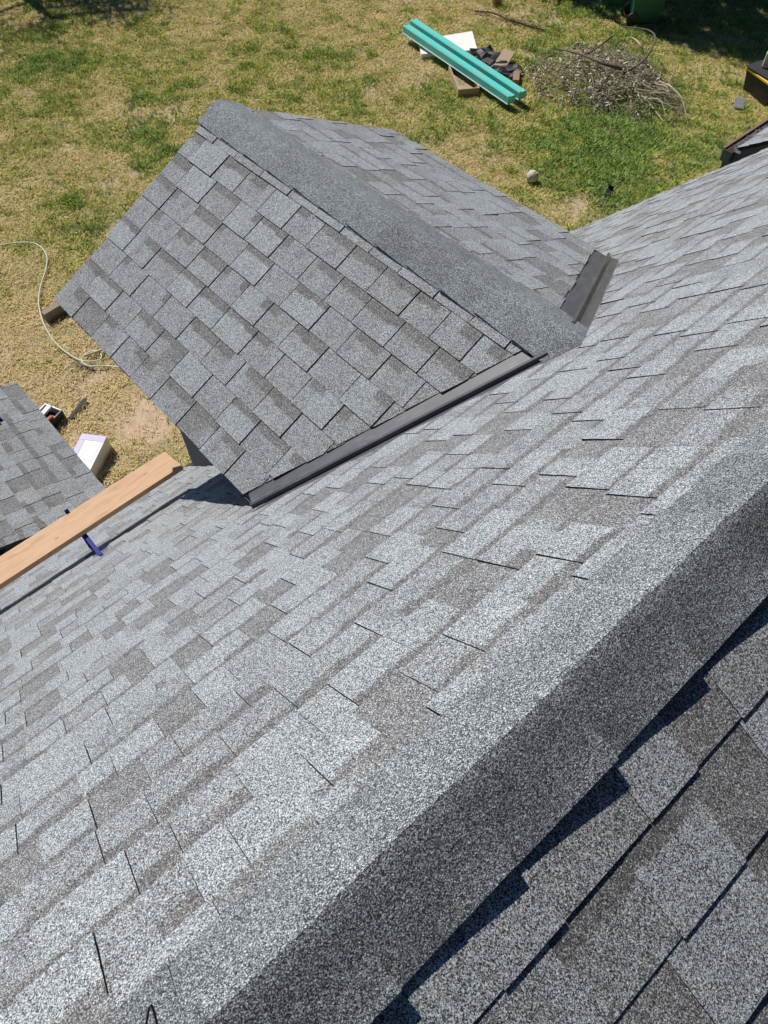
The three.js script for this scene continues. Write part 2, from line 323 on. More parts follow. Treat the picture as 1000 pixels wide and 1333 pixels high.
{ // gable wall
  const z = ZF + 0.10, xl = wallL + 0.092, xr = wallR - 0.092, yE = -HD - (SE - XW) * sq - 0.04;
  const ring = (zz) => [W(xl, tp * z - 0.05, zz), W(xr, tp * z - 0.05, zz), W(xr, yE, zz), W(XD, -HD - 0.05, zz), W(xl, yE, zz)];
  mesh('gable_wall', slab(ring(z), ring(z + 0.1), Array(5).fill([0, 0]), Array(5).fill([0, 0])), M.wall, dormer);
  const part = group('dormer_ridge_cap', house), r = rand(43);
  const xE = 0.152 * cq, yE2 = -0.152 * sq + 0.010;
  const prof = (t) => { const x = t * xE, a = 0.020 + (0.020 - yE2) / xE * x, b = 0.020 - (0.020 - yE2) / xE * x; return [-x, softmin(a, b, 0.05)]; };
  for (let i = 0; i < 13; i++) {
    const zf = ZF - 0.018 + i * 0.2; if (zf > -0.88) break;
    mesh('cap_shingle', capPiece(prof, (a, x, y) => W(XD + x, -HD + y, a), zf + 0.30, -1, 0.30, -0.002, 0.007, 0.008, r), capMats[Math.floor(r() * 3)], part);
  }
}
/* W valley flashing */
const ribMat = M.flashing.clone(); ribMat.roughness = 0.24;
for (const side of [-1, 1]) {
  const fl = group('valley_flashing', house);
  const nD = V(side * sq, cq, 0), nM = V(0, cp, -sp), top = W(XD + side * 0.10, -HD - 0.10 * tq, vz(0.10 / cq)), bot = W(XD + side * (SE + 0.012) * cq, -HD - (SE + 0.012) * sq, vz(SE + 0.012));
  const dir = V(0, 0, 0).subVectors(bot, top).normalize();
  const uD = V(0, 0, 0).crossVectors(nD, dir).normalize(); if (uD.z > 0) uD.negate();
  const uM = V(0, 0, 0).crossVectors(nM, dir).normalize(); if (uM.x * side < 0) uM.negate();
  const up = V(0, 0, 0).addVectors(nD, nM).normalize();
  const strip = (p, q, e0 = 0, e1 = 0) => { // thin bent sheet between two profile offsets
    const n = V(0, 0, 0).subVectors(q, p).cross(dir).normalize().multiplyScalar(0.0012), A = top.clone().addScaledVector(dir, e0), B = bot.clone().addScaledVector(dir, e1);
    const ring = (s) => [A.clone().add(p).addScaledVector(n, s), A.clone().add(q).addScaledVector(n, s), B.clone().add(q).addScaledVector(n, s), B.clone().add(p).addScaledVector(n, s)];
    const LL = A.distanceTo(B) / 1.2, ww = p.distanceTo(q) / 0.3, uvq = [[0, 0], [0, ww], [LL, ww], [LL, 0]];
    return slab(ring(1), ring(-1), uvq, uvq);
  };
  const off = (u, a, h) => u.clone().multiplyScalar(a).addScaledVector(up, h);
  const sh = side < 0 ? 0.006 : 0.045;            // the crimped rib stands a little up the dormer side
  const at = (u, h) => uD.clone().multiplyScalar(u).addScaledVector(up, h), ribD = at(sh + 0.005, 0.024), ribM = at(sh - 0.004, 0.024), d1 = at(sh + 0.014, 0.0016), d2 = at(0.21, -0.0004), m0 = at(Math.max(0.0005, sh - 0.012), 0.004), m1 = off(uM, 0.012, 0.002), m2 = off(uM, 0.15, -0.0004);
  mesh('flange', strip(d2, d1), M.flashing, fl); mesh('flange', strip(m1, m2), M.flashing, fl);
  mesh('rib', merged([strip(d1, ribD), strip(ribD, ribM), strip(ribM, m0), strip(m0, m1)]), ribMat, fl);
}
{ // house body below the roofs
  const yb = -H, z0 = -EAVE * cp + 0.35, z1 = EAVEN * cn - 0.35, x0 = WEST + 0.2, x1 = RAKE - 0.3;
  const ring = (x) => [W(x, yb, z0), W(x, z0 * tp - 0.22, z0), W(x, -0.22, 0), W(x, -z1 * Math.tan(PN) - 0.22, z1), W(x, yb, z1)];
  mesh('end_wall', slab(ring(x1), ring(x1 - 0.12), Array(5).fill([0, 0]), Array(5).fill([0, 0])), M.wall, house);
  mesh('end_wall', slab(ring(x0), ring(x0 + 0.12), Array(5).fill([0, 0]), Array(5).fill([0, 0])), M.wall, house);
  mesh('front_wall', box(x1 - x0 - 0.25, H + z0 * tp - 0.22, 0.12, (x0 + x1) / 2, (H + z0 * tp - 0.22) / 2, z0 + 0.07), M.wall, house);
  mesh('back_wall', box(x1 - x0 - 0.25, H - z1 * Math.tan(PN) - 0.25, 0.12, (x0 + x1) / 2, (H - z1 * Math.tan(PN) - 0.25) / 2, z1 - 0.07), M.wall, house);
}
/* porch with its own low roof beside the dormer */
{
  const porch = tag(group('porch'), 'low porch wing with grey shingle roof, seen past the scaffold plank', 'porch');
  const z0 = -5.33, z1 = -3.64;
  mesh('deck', sheet(annexF, [[z0 + 0.01, 0], [z1, 0], [z1, AS - 0.01], [z0 + 0.01, AS - 0.01]], -0.03, -0.0015), M.deck, porch);
  lay(courses({ F: annexF, a0: z0, a1: z1, top: 0.01, eave: AS, seed: 91, wMin: 0.11, wMax: 0.20, gap: 0.004, rowsOf: [[3, 6, 4, 9, 6, 5, 3, 8], [7, 6, 3, 8, 4, 6, 7, 3]] }), porch, 110, 'shingle', 'shingle_field');
  mesh('fascia', sheet(annexF, [[z0 + 0.015, AS - 0.035], [z1, AS - 0.035], [z1, AS - 0.015], [z0 + 0.015, AS - 0.015]], -0.16, -0.031), M.trim, porch);
  const xw = AX - 0.22, hw = H + AY - 0.10;
  mesh('wall', box(0.1, hw, 1.4, xw, hw / 2, -4.45), M.wall, porch);
  mesh('wall', box(2.3, hw, 0.1, xw - 1.2, hw / 2, -5.09), M.wall, porch);
}
/* neighbouring wing to the right */
{
  const wing = tag(group('garage'), 'garage with leaf-filled gutter and pale shingle roof beyond the rake', 'garage');
  const gx = 7.93, ey = -3.47, ez = -3.20, pg = 0.60, cg = Math.cos(pg), sg = Math.sin(pg);
  const F = (a, s, h) => W(a, ey + (3 - s) * sg + h * cg, ez + (3 - s) * cg - h * sg);
  mesh('deck', sheet(F, [[gx + 0.01, 0], [14, 0], [14, 2.99], [gx + 0.01, 2.99]], -0.03, -0.0015), M.deck, wing);
  lay(courses({ F, a0: gx, a1: 14, top: 0.01, eave: 3, seed: 17, wMin: 0.15, wMax: 0.3 }), wing, 14, 'shingle', 'shingle_field');
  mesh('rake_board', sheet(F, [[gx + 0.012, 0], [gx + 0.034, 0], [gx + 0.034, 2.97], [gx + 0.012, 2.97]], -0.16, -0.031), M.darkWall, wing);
  const ring = (x) => [W(x, -H, ez + 0.3), W(x, ey - 0.02, ez + 0.3), W(x, ey + 3 * sg - 0.25, ez + 3 * cg), W(x, -H, ez + 3 * cg)];
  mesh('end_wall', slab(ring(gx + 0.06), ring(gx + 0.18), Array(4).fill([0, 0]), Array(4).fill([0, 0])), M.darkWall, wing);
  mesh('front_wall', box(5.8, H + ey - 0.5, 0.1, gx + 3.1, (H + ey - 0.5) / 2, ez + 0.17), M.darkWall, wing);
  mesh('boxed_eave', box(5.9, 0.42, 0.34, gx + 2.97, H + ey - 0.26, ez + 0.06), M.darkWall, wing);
  // gutter
  const gut = group('gutter', wing), L = 6, bx = gx - 0.03, by = ey + H - 0.05, wz = ez - 0.13;
  mesh('trough', merged([box(L, 0.004, 0.09, bx + L / 2, by - 0.11, wz + 0.06), box(L, 0.11, 0.004, bx + L / 2, by - 0.055, wz + 0.105), box(L, 0.12, 0.004, bx + L / 2, by - 0.05, wz + 0.012), box(L, 0.008, 0.022, bx + L / 2, by + 0.012, wz + 0.005)]), M.gutter, gut);
  mesh('end_cap', box(0.006, 0.125, 0.105, bx - 0.004, by - 0.05, wz + 0.058), M.gutter, gut);
  mesh('front_lip', box(L, 0.006, 0.03, bx + L / 2, by + 0.02, wz), std([0.20, 0.13, 0.10], 0.7), gut);
  const r = rand(3), lit = [];
  for (let i = 0; i < 500; i++) { const g = new THREE.TetrahedronGeometry(0.008 + r() * 0.014); g.rotateX(r() * 6); g.rotateY(r() * 6); g.translate(bx + r() * r() * 3.2 + 0.02, by - 0.02 + r() * 0.025, wz + 0.02 + r() * 0.08); lit.push(g); }
  const lm = mesh('leaf_litter', merged(lit), M.litter, gut); lm.userData.kind = 'stuff';
}

/* ---------- scaffold plank and roof bracket ---------- */
{
  const A = V(0.825, H - 2.40, -2.70), B = V(0.805, H - 2.40, -2.862), dx = V(-1.16, 0, 0.022).normalize(), L = 2.6;
  const T = [A, B, B.clone().addScaledVector(dx, L), A.clone().addScaledVector(dx, L)], bot = T.map((p) => p.clone().add(V(0, -0.038, 0)));
  const uvt = [[1, 0], [1, 0.6], [-0.3, 0.6], [-0.3, 0]];
  const plank = mesh('scaffold_plank', slab(T, bot, uvt, uvt.map(([u, w]) => [u, w + 0.4])), M.wood, scene);
  tag(plank, 'long raw pine plank laid on a blue roof bracket above the eave', 'plank');
  const br = tag(group('roof_bracket'), 'blue steel roof bracket holding up the pine plank', 'bracket');
  const x = 0.16, yA = H - 2.4405, w = 0.023, C = (z) => A.z + (x - A.x) * -0.019;
  const zn = C(), zf = zn - 0.168, roofZ = (y) => (y - H) / tp;
  const zr = roofZ(yA) - 0.012;
  mesh('arm', box(w, 0.005, zr - zf + 0.012, x, yA, (zr + zf) / 2 - 0.004), M.blue, br);
  mesh('lip', box(w, 0.062, 0.004, x, yA + 0.030, zf - 0.006), M.blue, br);
  const footY = H + zf * tp + 0.012;
  mesh('brace', box(w, yA - footY - 0.004, 0.005, x, (yA + footY) / 2 - 0.002, zf + 0.02), M.blue, br);
  mesh('strap', sheet(farF, [[x - w / 2, -zr / cp - 0.10], [x + w / 2, -zr / cp - 0.10], [x + w / 2, -zf / cp], [x - w / 2, -zf / cp]], 0.0105, 0.0135), M.blue, br);
  mesh('foot_bar', sheet(farF, [[x - 0.035, -zr / cp + 0.005], [x + 0.055, -zr / cp + 0.005], [x + 0.055, -zr / cp + 0.027], [x - 0.035, -zr / cp + 0.027]], 0.014, 0.018), M.blue, br);
  mesh('foot_bar', sheet(farF, [[x - 0.07, -zr / cp + 0.13], [x + 0.01, -zr / cp + 0.13], [x + 0.01, -zr / cp + 0.155], [x - 0.07, -zr / cp + 0.155]], 0.014, 0.018), M.blue, br);
  const r2 = tag(group('roof_bracket'), 'small blue bracket lying on the porch shingles', 'bracket');
  const ax = -4.98;
  mesh('strap', sheet(annexF, [[ax, 2.25], [ax + 0.06, 2.25], [ax + 0.07, 2.56], [ax + 0.01, 2.56]], 0.012, 0.03), M.blue, r2);
  mesh('arm', sheet(annexF, [[ax, 2.47], [ax + 0.09, 2.49], [ax + 0.09, 2.53], [ax, 2.51]], 0.031, 0.045), M.blue, r2);
}
{ // bent wire on the near cap
  const w = mesh('wire_scrap', tube([W(-0.232, 0.018, -0.018), W(-0.2206, 0.045, -0.0329), W(-0.2056, 0.060, -0.0445), W(-0.1983, 0.065, -0.049), W(-0.2006, 0.060, -0.0401), W(-0.2099, 0.045, -0.0234), W(-0.222, 0.018, -0.006)], 0.0014, 24, 5), M.blackPlastic, scene);
  tag(w, 'short bent black wire lying on the main ridge cap', 'wire');
  const c = mesh('cable', tube([V(0.40, H - 3.48, -3.66), V(0.30, H - 3.44, -3.72), V(0.20, H - 3.43, -3.63), V(0.10, H - 3.40, -3.74), V(-0.02, H - 3.37, -3.64), V(-0.15, H - 3.32, -3.72), V(-0.3, H - 3.28, -3.62)], 0.012, 60, 6), M.blackPlastic, scene);
  tag(c, 'black cable looping along the joint of porch and main eave', 'cable');
}

/* ---------- lawn ---------- */
const blob = (x, z, cx, cz, rx, rz) => Math.exp(-(((x - cx) / rx) ** 2 + ((z - cz) / (rz ?? rx)) ** 2));
function lawn(x, z) {                               // bare 0..1, green 0..1
  const n1 = fbm(x * 0.55 + 3, z * 0.55 + 9, 4), n2 = fbm(x * 1.9 + 30, z * 1.9, 4), n3 = fbm(x * 6 + 11, z * 6 + 50, 2);
  let green = 0.29 + (n1 - 0.5) * 0.8 + (n2 - 0.5) * 0.9 + (n3 - 0.5) * 1.0;
  green += 0.75 * blob(x, z, 11.0, -6.6, 2.0, 1.6) + 0.35 * blob(x, z, 13.4, -8.8, 3, 3) + 0.22 * blob(x, z, 5.2, -15.5, 3.0, 4.0) + 0.25 * blob(x, z, 3.4, -10.5, 0.7, 1.2) - 0.30 * blob(x, z, 1.2, -8.0, 1.9, 3.2) - 0.2 * blob(x, z, 8.6, -6.9, 1.0, 1.6);
  let bare = smooth(0.60, 0.78, fbm(x * 1.3 + 70, z * 1.3 + 8, 4) + (n3 - 0.5) * 0.15) * 0.6 + 0.9 * blob(x, z, 1.72, -6.6, 0.45, 0.5) + 0.8 * blob(x, z, 9.05, -5.85, 0.55, 0.4) + 0.55 * blob(x, z, 9.2, -7.9, 0.5, 0.4) + 0.35 * blob(x, z, 1.4, -8.2, 1.5, 2.0) + 0.3 * blob(x, z, 8.2, -8.6, 0.9);
  bare *= 0.55 + n2 * 0.9;
  return [Math.min(1, Math.max(0, bare)), Math.min(1, Math.max(0, green))];
}
{
  const tex = texture(512, 512, (d) => { for (let y = 0; y < 512; y++) for (let x = 0; x < 512; x++) {
    const f = (n) => { const p = 512 / n; return (xx, yy) => { const xi = Math.floor(xx / p), yi = Math.floor(yy / p); return hash2((xi % n) + n * 7, yi % n); }; };
    const k = 0.55 + 0.35 * f(256)(x, y) + 0.25 * f(128)(x, y) + 0.2 * f(32)(x, y) - 0.1, o = (y * 512 + x) * 4, s = toS(Math.min(1, k)); d[o] = d[o + 1] = d[o + 2] = s; d[o + 3] = 255; } });
  tex.repeat.set(1, 1);
  // one sheet: fine grid near the house, coarse rings out to the horizon
  const axis = (lo, hi, step, far) => { const a = []; for (let v = lo; v <= hi + 1e-6; v += step) a.push(v); let g = step * 3, b = lo, c = hi; while (b > -far) { b -= g; a.unshift(b); c += g; a.push(c); g *= 1.7; } return a; };
  const xs = axis(-2, 20, 0.085, 300), zs = axis(-24, -2, 0.085, 300), pos = [], col = [], uv = [], idx = [];
  for (const z of zs) for (const x of xs) {
    const [b, g] = lawn(x, z), near = x > -3 && x < 21 && z > -25 && z < -1;
    pos.push(x, near ? (fbm(x * 2.2, z * 2.2, 3) - 0.5) * 0.03 + (fbm(x * 9, z * 9, 2) - 0.5) * 0.012 : 0, z); uv.push(x / 2.1, z / 2.1);
    const t = [0.40 + (0.15 - 0.40) * g, 0.325 + (0.175 - 0.325) * g, 0.15 + (0.045 - 0.15) * g], s = [0.56, 0.41, 0.275];
    for (let c = 0; c < 3; c++) col.push(t[c] + (s[c] - t[c]) * b);
  }
  const n = xs.length; for (let j = 0; j < zs.length - 1; j++) for (let i = 0; i < n - 1; i++) { const a = j * n + i; idx.push(a, a + n, a + 1, a + 1, a + n, a + n + 1); }
  const g = new THREE.BufferGeometry(); g.setAttribute('position', new THREE.Float32BufferAttribute(pos, 3)); g.setAttribute('uv', new THREE.Float32BufferAttribute(uv, 2)); g.setAttribute('color', new THREE.Float32BufferAttribute(col, 3)); g.setIndex(idx); g.computeVertexNormals();
  const m = mesh('ground', g, std([1, 1, 1], 0.96, { vertexColors: true, map: tex }), scene); m.userData.kind = 'structure';
}
function groundH(x, z) { return (fbm(x * 2.2, z * 2.2, 3) - 0.5) * 0.03 + (fbm(x * 9, z * 9, 2) - 0.5) * 0.012; }
{ // grass
  const r = rand(101);
  const tuft = (n, hMin, hMax, spread, lean, wd) => { const pos = [], q = rand(n * 7 + 1); for (let i = 0; i < n; i++) {
    const a = q() * 6.283, R = q() * spread, h = hMin + (hMax - hMin) * q(), l = lean * (0.4 + q()) * h, b = q() * 6.283, x = Math.cos(a) * R, z = Math.sin(a) * R, wx = Math.cos(b + 1.57) * wd, wz = Math.sin(b + 1.57) * wd, mx = x + Math.cos(b) * l * 0.35, mz = z + Math.sin(b) * l * 0.35, my = h * 0.62, tx = x + Math.cos(b) * l, tz = z + Math.sin(b) * l;
    pos.push(x - wx, -0.01, z - wz, x + wx, -0.01, z + wz, mx + wx * 0.8, my, mz + wz * 0.8, x - wx, -0.01, z - wz, mx + wx * 0.8, my, mz + wz * 0.8, mx - wx * 0.8, my, mz - wz * 0.8, mx - wx * 0.8, my, mz - wz * 0.8, mx + wx * 0.8, my, mz + wz * 0.8, tx, h, tz); } return triGeo(pos); };
  const kinds = [['grass', tuft(9, 0.022, 0.060, 0.045, 0.8, 0.0042), 0], ['dry_grass', tuft(9, 0.010, 0.038, 0.06, 2.0, 0.004), 1]];
  const mats = [], spots = [[], []];
  const c = new THREE.Color(), p = V(0, 0, 0);
  const step = 0.040;
  for (let x = -1.5; x < 18.5; x += step) for (let z = -22; z < -3.4; z += step) {
    const px = x + (r() - 0.5) * step * 1.8, pz = z + (r() - 0.5) * step * 1.8, k = r(), k2 = r(), k3 = r();
    p.set(px, 0, pz).project(camera); if (p.z > 1 || Math.abs(p.x) > 1.22 || p.y > 1.16 || p.y < -0.6) continue;
    const [b, g] = lawn(px, pz); if (k < b * 0.92) continue;
    const isDry = k2 > g * 0.95 + 0.06 ? 1 : 0;
    spots[isDry].push([px, pz, g, k3, r(), r()]);
  }
  kinds.forEach(([name, geo, dry], i) => {
    const L = spots[i], im = new THREE.InstancedMesh(geo, std([1, 1, 1], 0.9), L.length), mt = new THREE.Matrix4(), qn = new THREE.Quaternion(), e = new THREE.Euler();
    im.name = name; im.userData.kind = 'stuff'; im.castShadow = im.receiveShadow = true;
    tag(im, dry ? 'short straw-coloured dry grass covering the lawn' : 'short green grass growing in patches on the lawn', 'grass');
    L.forEach(([x, z, g, a, b2, c2], k) => {
      e.set((a - 0.5) * 0.3, b2 * 6.283, (c2 - 0.5) * 0.3); qn.setFromEuler(e); const s = (0.6 + 0.6 * a) * (dry ? 1 : 0.75 + 0.5 * g) * (0.55 + 1.1 * fbm(x * 7 + 3, z * 7, 2));
      mt.compose(V(x, groundH(x, z), z), qn, V(s, s * (0.8 + 0.4 * c2), s)); im.setMatrixAt(k, mt);
      if (dry) { const y = Math.min(1, g * 1.6); c.setRGB((0.70 - 0.09 * y) * (0.68 + 0.5 * a), (0.57 + 0.01 * y) * (0.68 + 0.5 * a) - 0.03 * b2, (0.26 - 0.10 * y) * (0.55 + 0.7 * a)); } else { const t = Math.max(0, Math.min(1, (g - 0.25) * 1.5)); c.setRGB((0.47 - 0.22 * t) * (0.6 + 0.8 * a), (0.48 - 0.12 * t) * (0.6 + 0.8 * a), (0.11 - 0.02 * t) * (0.6 + 0.8 * b2)); }
      im.setColorAt(k, c);
    });
    scene.add(im);
  });
}

/* ---------- things on the lawn ---------- */
// metal channels
{
  const prof = [[-0.085, 0], [0.085, 0], [0.085, 0.10], [0.065, 0.128], [-0.05, 0.128], [-0.05, 0.150], [-0.066, 0.150], [-0.085, 0.128]];
  const chan = (A, B, label) => {
    const d = V(0, 0, 0).subVectors(B, A), L = d.length(), sh = new THREE.Shape(prof.map(([x, y]) => new THREE.Vector2(x, y)));
    const g = new THREE.ExtrudeGeometry(sh, { depth: L, bevelEnabled: false }), root = group('metal_channel');
    root.position.copy(A); root.quaternion.setFromUnitVectors(V(0, 0, 1), d.normalize());
    mesh('body', g, M.teal, root);
    mesh('lip', box(0.012, 0.012, L, -0.091, 0.006, L / 2), std([0.70, 0.74, 0.72], 0.5), root);
    tag(root, label, 'channel', 'teal channels stacked on the lawn');
  };
  chan(V(11.02, 0.17, -11.86), V(10.56, 0.13, -8.57), 'teal metal channel resting across the white foam slab, on the side of the house');
  chan(V(11.27, 0.18, -11.92), V(10.80, 0.14, -8.53), 'teal metal channel lying behind its twin, on the side of the brush pile');
}
{
  const at = (name, label, cat, grp) => tag(group(name), label, cat, grp);
  const f = at('foam_slab', 'worn white foam slab under the teal channels', 'slab');
  const T = [V(11.08, 0.10, -11.56), V(12.1, 0.10, -11.07), V(11.62, 0.10, -10.45), V(10.70, 0.10, -11.08)];
  f.position.set(0, 0, 0); const noise = rand(8);
  mesh('slab', slab(T.map((p) => p.clone().add(V(0, noise() * 0.012, 0))), T.map((p) => V(p.x, 0.015, p.z)), Array(4).fill([0, 0]), Array(4).fill([0, 0])), M.foam, f);
  const cr = at('open_crate', 'open tan wooden crate with black scraps under the teal channels', 'crate');
  const L = 0.95, wd = 0.38; cr.position.set(10.62, 0.01, -9.83); cr.rotation.y = 0.985;
  mesh('panel', box(L, 0.14, 0.02, 0, 0.07, wd / 2), M.lumber, cr); mesh('panel', box(L, 0.14, 0.02, 0, 0.07, -wd / 2), M.lumber, cr);
  mesh('panel', box(0.02, 0.14, wd - 0.021, L / 2 - 0.01, 0.07, 0), M.lumber, cr); mesh('panel', box(0.02, 0.14, wd - 0.021, -L / 2 + 0.01, 0.07, 0), M.lumber, cr); mesh('bottom', box(L - 0.03, 0.02, wd - 0.03, 0, 0.012, 0), M.lumber, cr);
  const r = rand(61);
  const scrap = (x, y, z, s, mat, label, cat) => { const g = new THREE.PlaneGeometry(s, s * 0.7, 6, 5), p = g.attributes.position; for (let i = 0; i < p.count; i++) p.setXYZ(i, p.getX(i) * (0.85 + r() * 0.3), p.getY(i) * (0.85 + r() * 0.3), (r() - 0.35) * s * 0.17); const bot = g.clone(); const q = bot.attributes.position; for (let i = 0; i < q.count; i++) q.setZ(i, q.getZ(i) - 0.012); const k = merged([g, bot]); k.computeVertexNormals(); k.rotateX(-Math.PI / 2); k.rotateY(r() * 6); k.translate(x, y, z); const m = mesh('scrap_sheet', k, mat, scene); tag(m, label, cat); };
  scrap(11.60, 0.10, -10.15, 0.62, M.blackPlastic, 'crumpled black sheet beside the white foam slab', 'scrap');
  scrap(11.45, 0.09, -9.55, 0.55, std([0.03, 0.03, 0.032], 0.6), 'crumpled dark sheet next to the tan board end', 'scrap');
  const bd = at('board_offcut', 'tan board offcut sticking out behind the teal channels', 'board'); bd.position.set(11.66, 0.12, -9.78); bd.rotation.set(0.1, 0.4, 0.12);
  mesh('board', box(0.55, 0.045, 0.24, 0, 0, 0, 0.008), M.lumber, bd);
  const bl = at('wood_block', 'short reddish wood block beside the dark crumpled sheet', 'block'); bl.position.set(11.38, 0.07, -9.2); bl.rotation.y = 0.7;
  mesh('block', box(0.34, 0.11, 0.12, 0, 0, 0, 0.008), std([0.30, 0.18, 0.12], 0.9), bl);
}
{ // ball with sunken seams
  const g = new THREE.SphereGeometry(0.098, 48, 32), p = g.attributes.position, n = V(0, 0, 0);
  for (let i = 0; i < p.count; i++) { n.fromBufferAttribute(p, i).normalize(); const d = Math.min(Math.abs(n.x), Math.abs(n.y), Math.abs(n.z), Math.abs(Math.abs(n.x) - 0.62)); n.multiplyScalar(0.098 - 0.0035 * (1 - smooth(0, 0.07, d))); p.setXYZ(i, n.x, n.y, n.z); }
  g.rotateX(0.6); g.rotateZ(0.4); g.computeVertexNormals();
  const tx = texture(256, 128, (d) => { for (let i = 0; i < 256 * 128; i++) { const x = i % 256, y = i >> 8, k = fbm(x * 0.05, y * 0.05, 4); const q = smooth(0.35, 0.75, k); d.set([toS(0.56 - 0.26 * q), toS(0.53 - 0.27 * q), toS(0.42 - 0.25 * q), 255], i * 4); } });
  const b = mesh('ball', g, std([1, 1, 1], 0.85, { map: tx }), scene); b.position.set(9.17, 0.096, -6.80); tag(b, 'dirty cream ball on the worn grass between dormer and brush pile', 'ball');
}
{ // brush pile
  const pile = tag(group('brush_pile'), 'heap of cut twigs and wilted grey-green leaves on the lawn', 'brush pile');
  const r = rand(202), cx = 12.45, cz = -7.95, out = [[12.0, -9.42], [13.12, -9.42], [13.64, -8.7], [13.31, -7.53], [12.64, -6.45], [12.0, -6.71], [11.63, -7.79], [11.35, -8.64]];
  const rim = out.map(([x, z]) => [Math.atan2(z - cz, x - cx), Math.hypot(x - cx, z - cz)]).sort((p, q) => p[0] - q[0]);
  const reach = (a) => { for (let i = 0; i < rim.length; i++) { const p = rim[i], q = rim[(i + 1) % rim.length], qa = i + 1 < rim.length ? q[0] : q[0] + 6.2832, aa = a < rim[0][0] ? a + 6.2832 : a; if (aa >= p[0] && aa <= qa) { const f = (aa - p[0]) / (qa - p[0]); return p[1] + (q[1] - p[1]) * f; } } return 1; };
  const barkD = std([0.13, 0.10, 0.08], 0.9), barkP = std([0.52, 0.45, 0.34], 0.85);
  const limb = (pts, ra, mat) => { const cv = new THREE.CatmullRomCurve3(pts), g = new THREE.TubeGeometry(cv, 20, ra, 6), p = g.attributes.position, q = V(0, 0, 0); for (let i = 0; i < p.count; i++) { const f = Math.floor(i / 7) / 20, c = cv.getPointAt(f); q.fromBufferAttribute(p, i).sub(c).multiplyScalar(1 - 0.65 * f).add(c); p.setXYZ(i, q.x, q.y, q.z); } g.computeVertexNormals(); mesh('branch', g, mat, pile); };
  const L3 = (list) => list.map((p) => V(...p));
  limb(L3([[12.64, 0.3, -7.78], [12.37, 0.40, -8.02], [12.39, 0.38, -8.55], [12.48, 0.25, -9.22]]), 0.030, barkD);
  limb(L3([[12.55, 0.3, -7.67], [12.97, 0.35, -7.63], [13.2, 0.4, -7.67], [13.78, 0.45, -7.95], [13.97, 0.42, -8.26], [13.96, 0.35, -8.64], [14.09, 0.25, -8.94]]), 0.024, barkD);
  limb(L3([[13.64, 0.15, -8.01], [13.6, 0.3, -8.1], [13.7, 0.32, -8.41], [13.53, 0.3, -8.52]]), 0.020, barkP);
  limb(L3([[13.43, 0.35, -8.66], [12.93, 0.3, -8.62], [12.31, 0.25, -8.67]]), 0.022, barkD);
  limb(L3([[12.64, 0.08, -7.53], [12.38, 0.14, -7.01], [12.16, 0.04, -6.42]]), 0.020, barkP);
  limb(L3([[13.2, 0.08, -7.3], [13.3, 0.22, -7.36], [13.38, 0.38, -7.34]]), 0.015, barkP); limb(L3([[13.2, 0.08, -7.1], [13.3, 0.2, -7.12], [13.45, 0.36, -7.19]]), 0.014, barkP);
  for (let i = 0; i < 34; i++) { const x = 12.45 + (r() - 0.35) * 0.7, z = -7.75 + r() * 0.85, a = 1.25 + (r() - 0.5) * 1.5, L = 0.35 + r() * 0.55, y = 0.10 + r() * 0.2; limb([V(x, y, z), V(x + Math.cos(a) * L * 0.5, y + (r() - 0.4) * 0.12, z + Math.sin(a) * L * 0.5), V(x + Math.cos(a + (r() - 0.5) * 0.6) * L, 0.04 + r() * 0.12, z + Math.sin(a) * L)], 0.008 + r() * 0.008, r() < 0.8 ? barkP : barkD); }
  const spot = () => { for (;;) { const a = (r() - 0.5) * 6.2832, f = Math.sqrt(r()) * 1.06, R = reach(a) * f, x = cx + Math.cos(a) * R, z = cz + Math.sin(a) * R, n = fbm(x * 3.1 + 5, z * 3.1 + 3, 3); if (n < 0.30 + 0.32 * Math.pow(f, 2.5) || r() > 1.25 - 0.6 * f) continue; return [x, z, Math.max(0, 1 - f * f) * (0.55 + 0.7 * n) * 0.24, f]; } };
  const tw = []; for (let i = 0; i < 760; i++) { const [x, z, h] = spot(), y = 0.03 + r() * (h + 0.08), a = r() * 6.283, L = 0.12 + r() * 0.38; tw.push(taper(V(x, y, z), V(x + Math.cos(a) * L, Math.max(0.02, y + (r() - 0.45) * 0.2), z + Math.sin(a) * L), 0.006, 0.0025, 4)); }
  const t = mesh('twigs', merged(tw), std([0.36, 0.30, 0.22], 0.9), pile); t.userData.kind = 'stuff';
  const NL = 2500, lf = new THREE.InstancedMesh(triGeo([-0.005, 0, 0, 0.005, 0, 0, 0.0125, 0.008, 0.035, -0.005, 0, 0, 0.0125, 0.008, 0.035, -0.0125, 0.008, 0.035, -0.0125, 0.008, 0.035, 0.0125, 0.008, 0.035, 0, -0.004, 0.092]), std([1, 1, 1], 0.7), NL);
  lf.name = 'leaves'; lf.userData.kind = 'stuff'; lf.castShadow = lf.receiveShadow = true;
  const mt = new THREE.Matrix4(), qn = new THREE.Quaternion(), e = new THREE.Euler(), c = new THREE.Color();
  for (let i = 0; i < NL; i++) { const [x, z, h] = spot(); e.set((r() - 0.5) * 2.2, r() * 6.283, (r() - 0.5) * 2.2); qn.setFromEuler(e); const s = 0.55 + r() * 0.75; mt.compose(V(x, 0.03 + Math.pow(r(), 0.7) * (h + 0.07), z), qn, V(s, s, s)); lf.setMatrixAt(i, mt);
    const k = r(), dr = r(); if (dr < 0.35) c.setRGB(0.50 + 0.25 * k, 0.46 + 0.22 * k, 0.34 + 0.18 * k); else if (dr < 0.85) c.setRGB(0.20 + 0.14 * k, 0.19 + 0.14 * k, 0.11 + 0.09 * k); else c.setRGB(0.09, 0.065, 0.045); lf.setColorAt(i, c); }
  pile.add(lf);
}
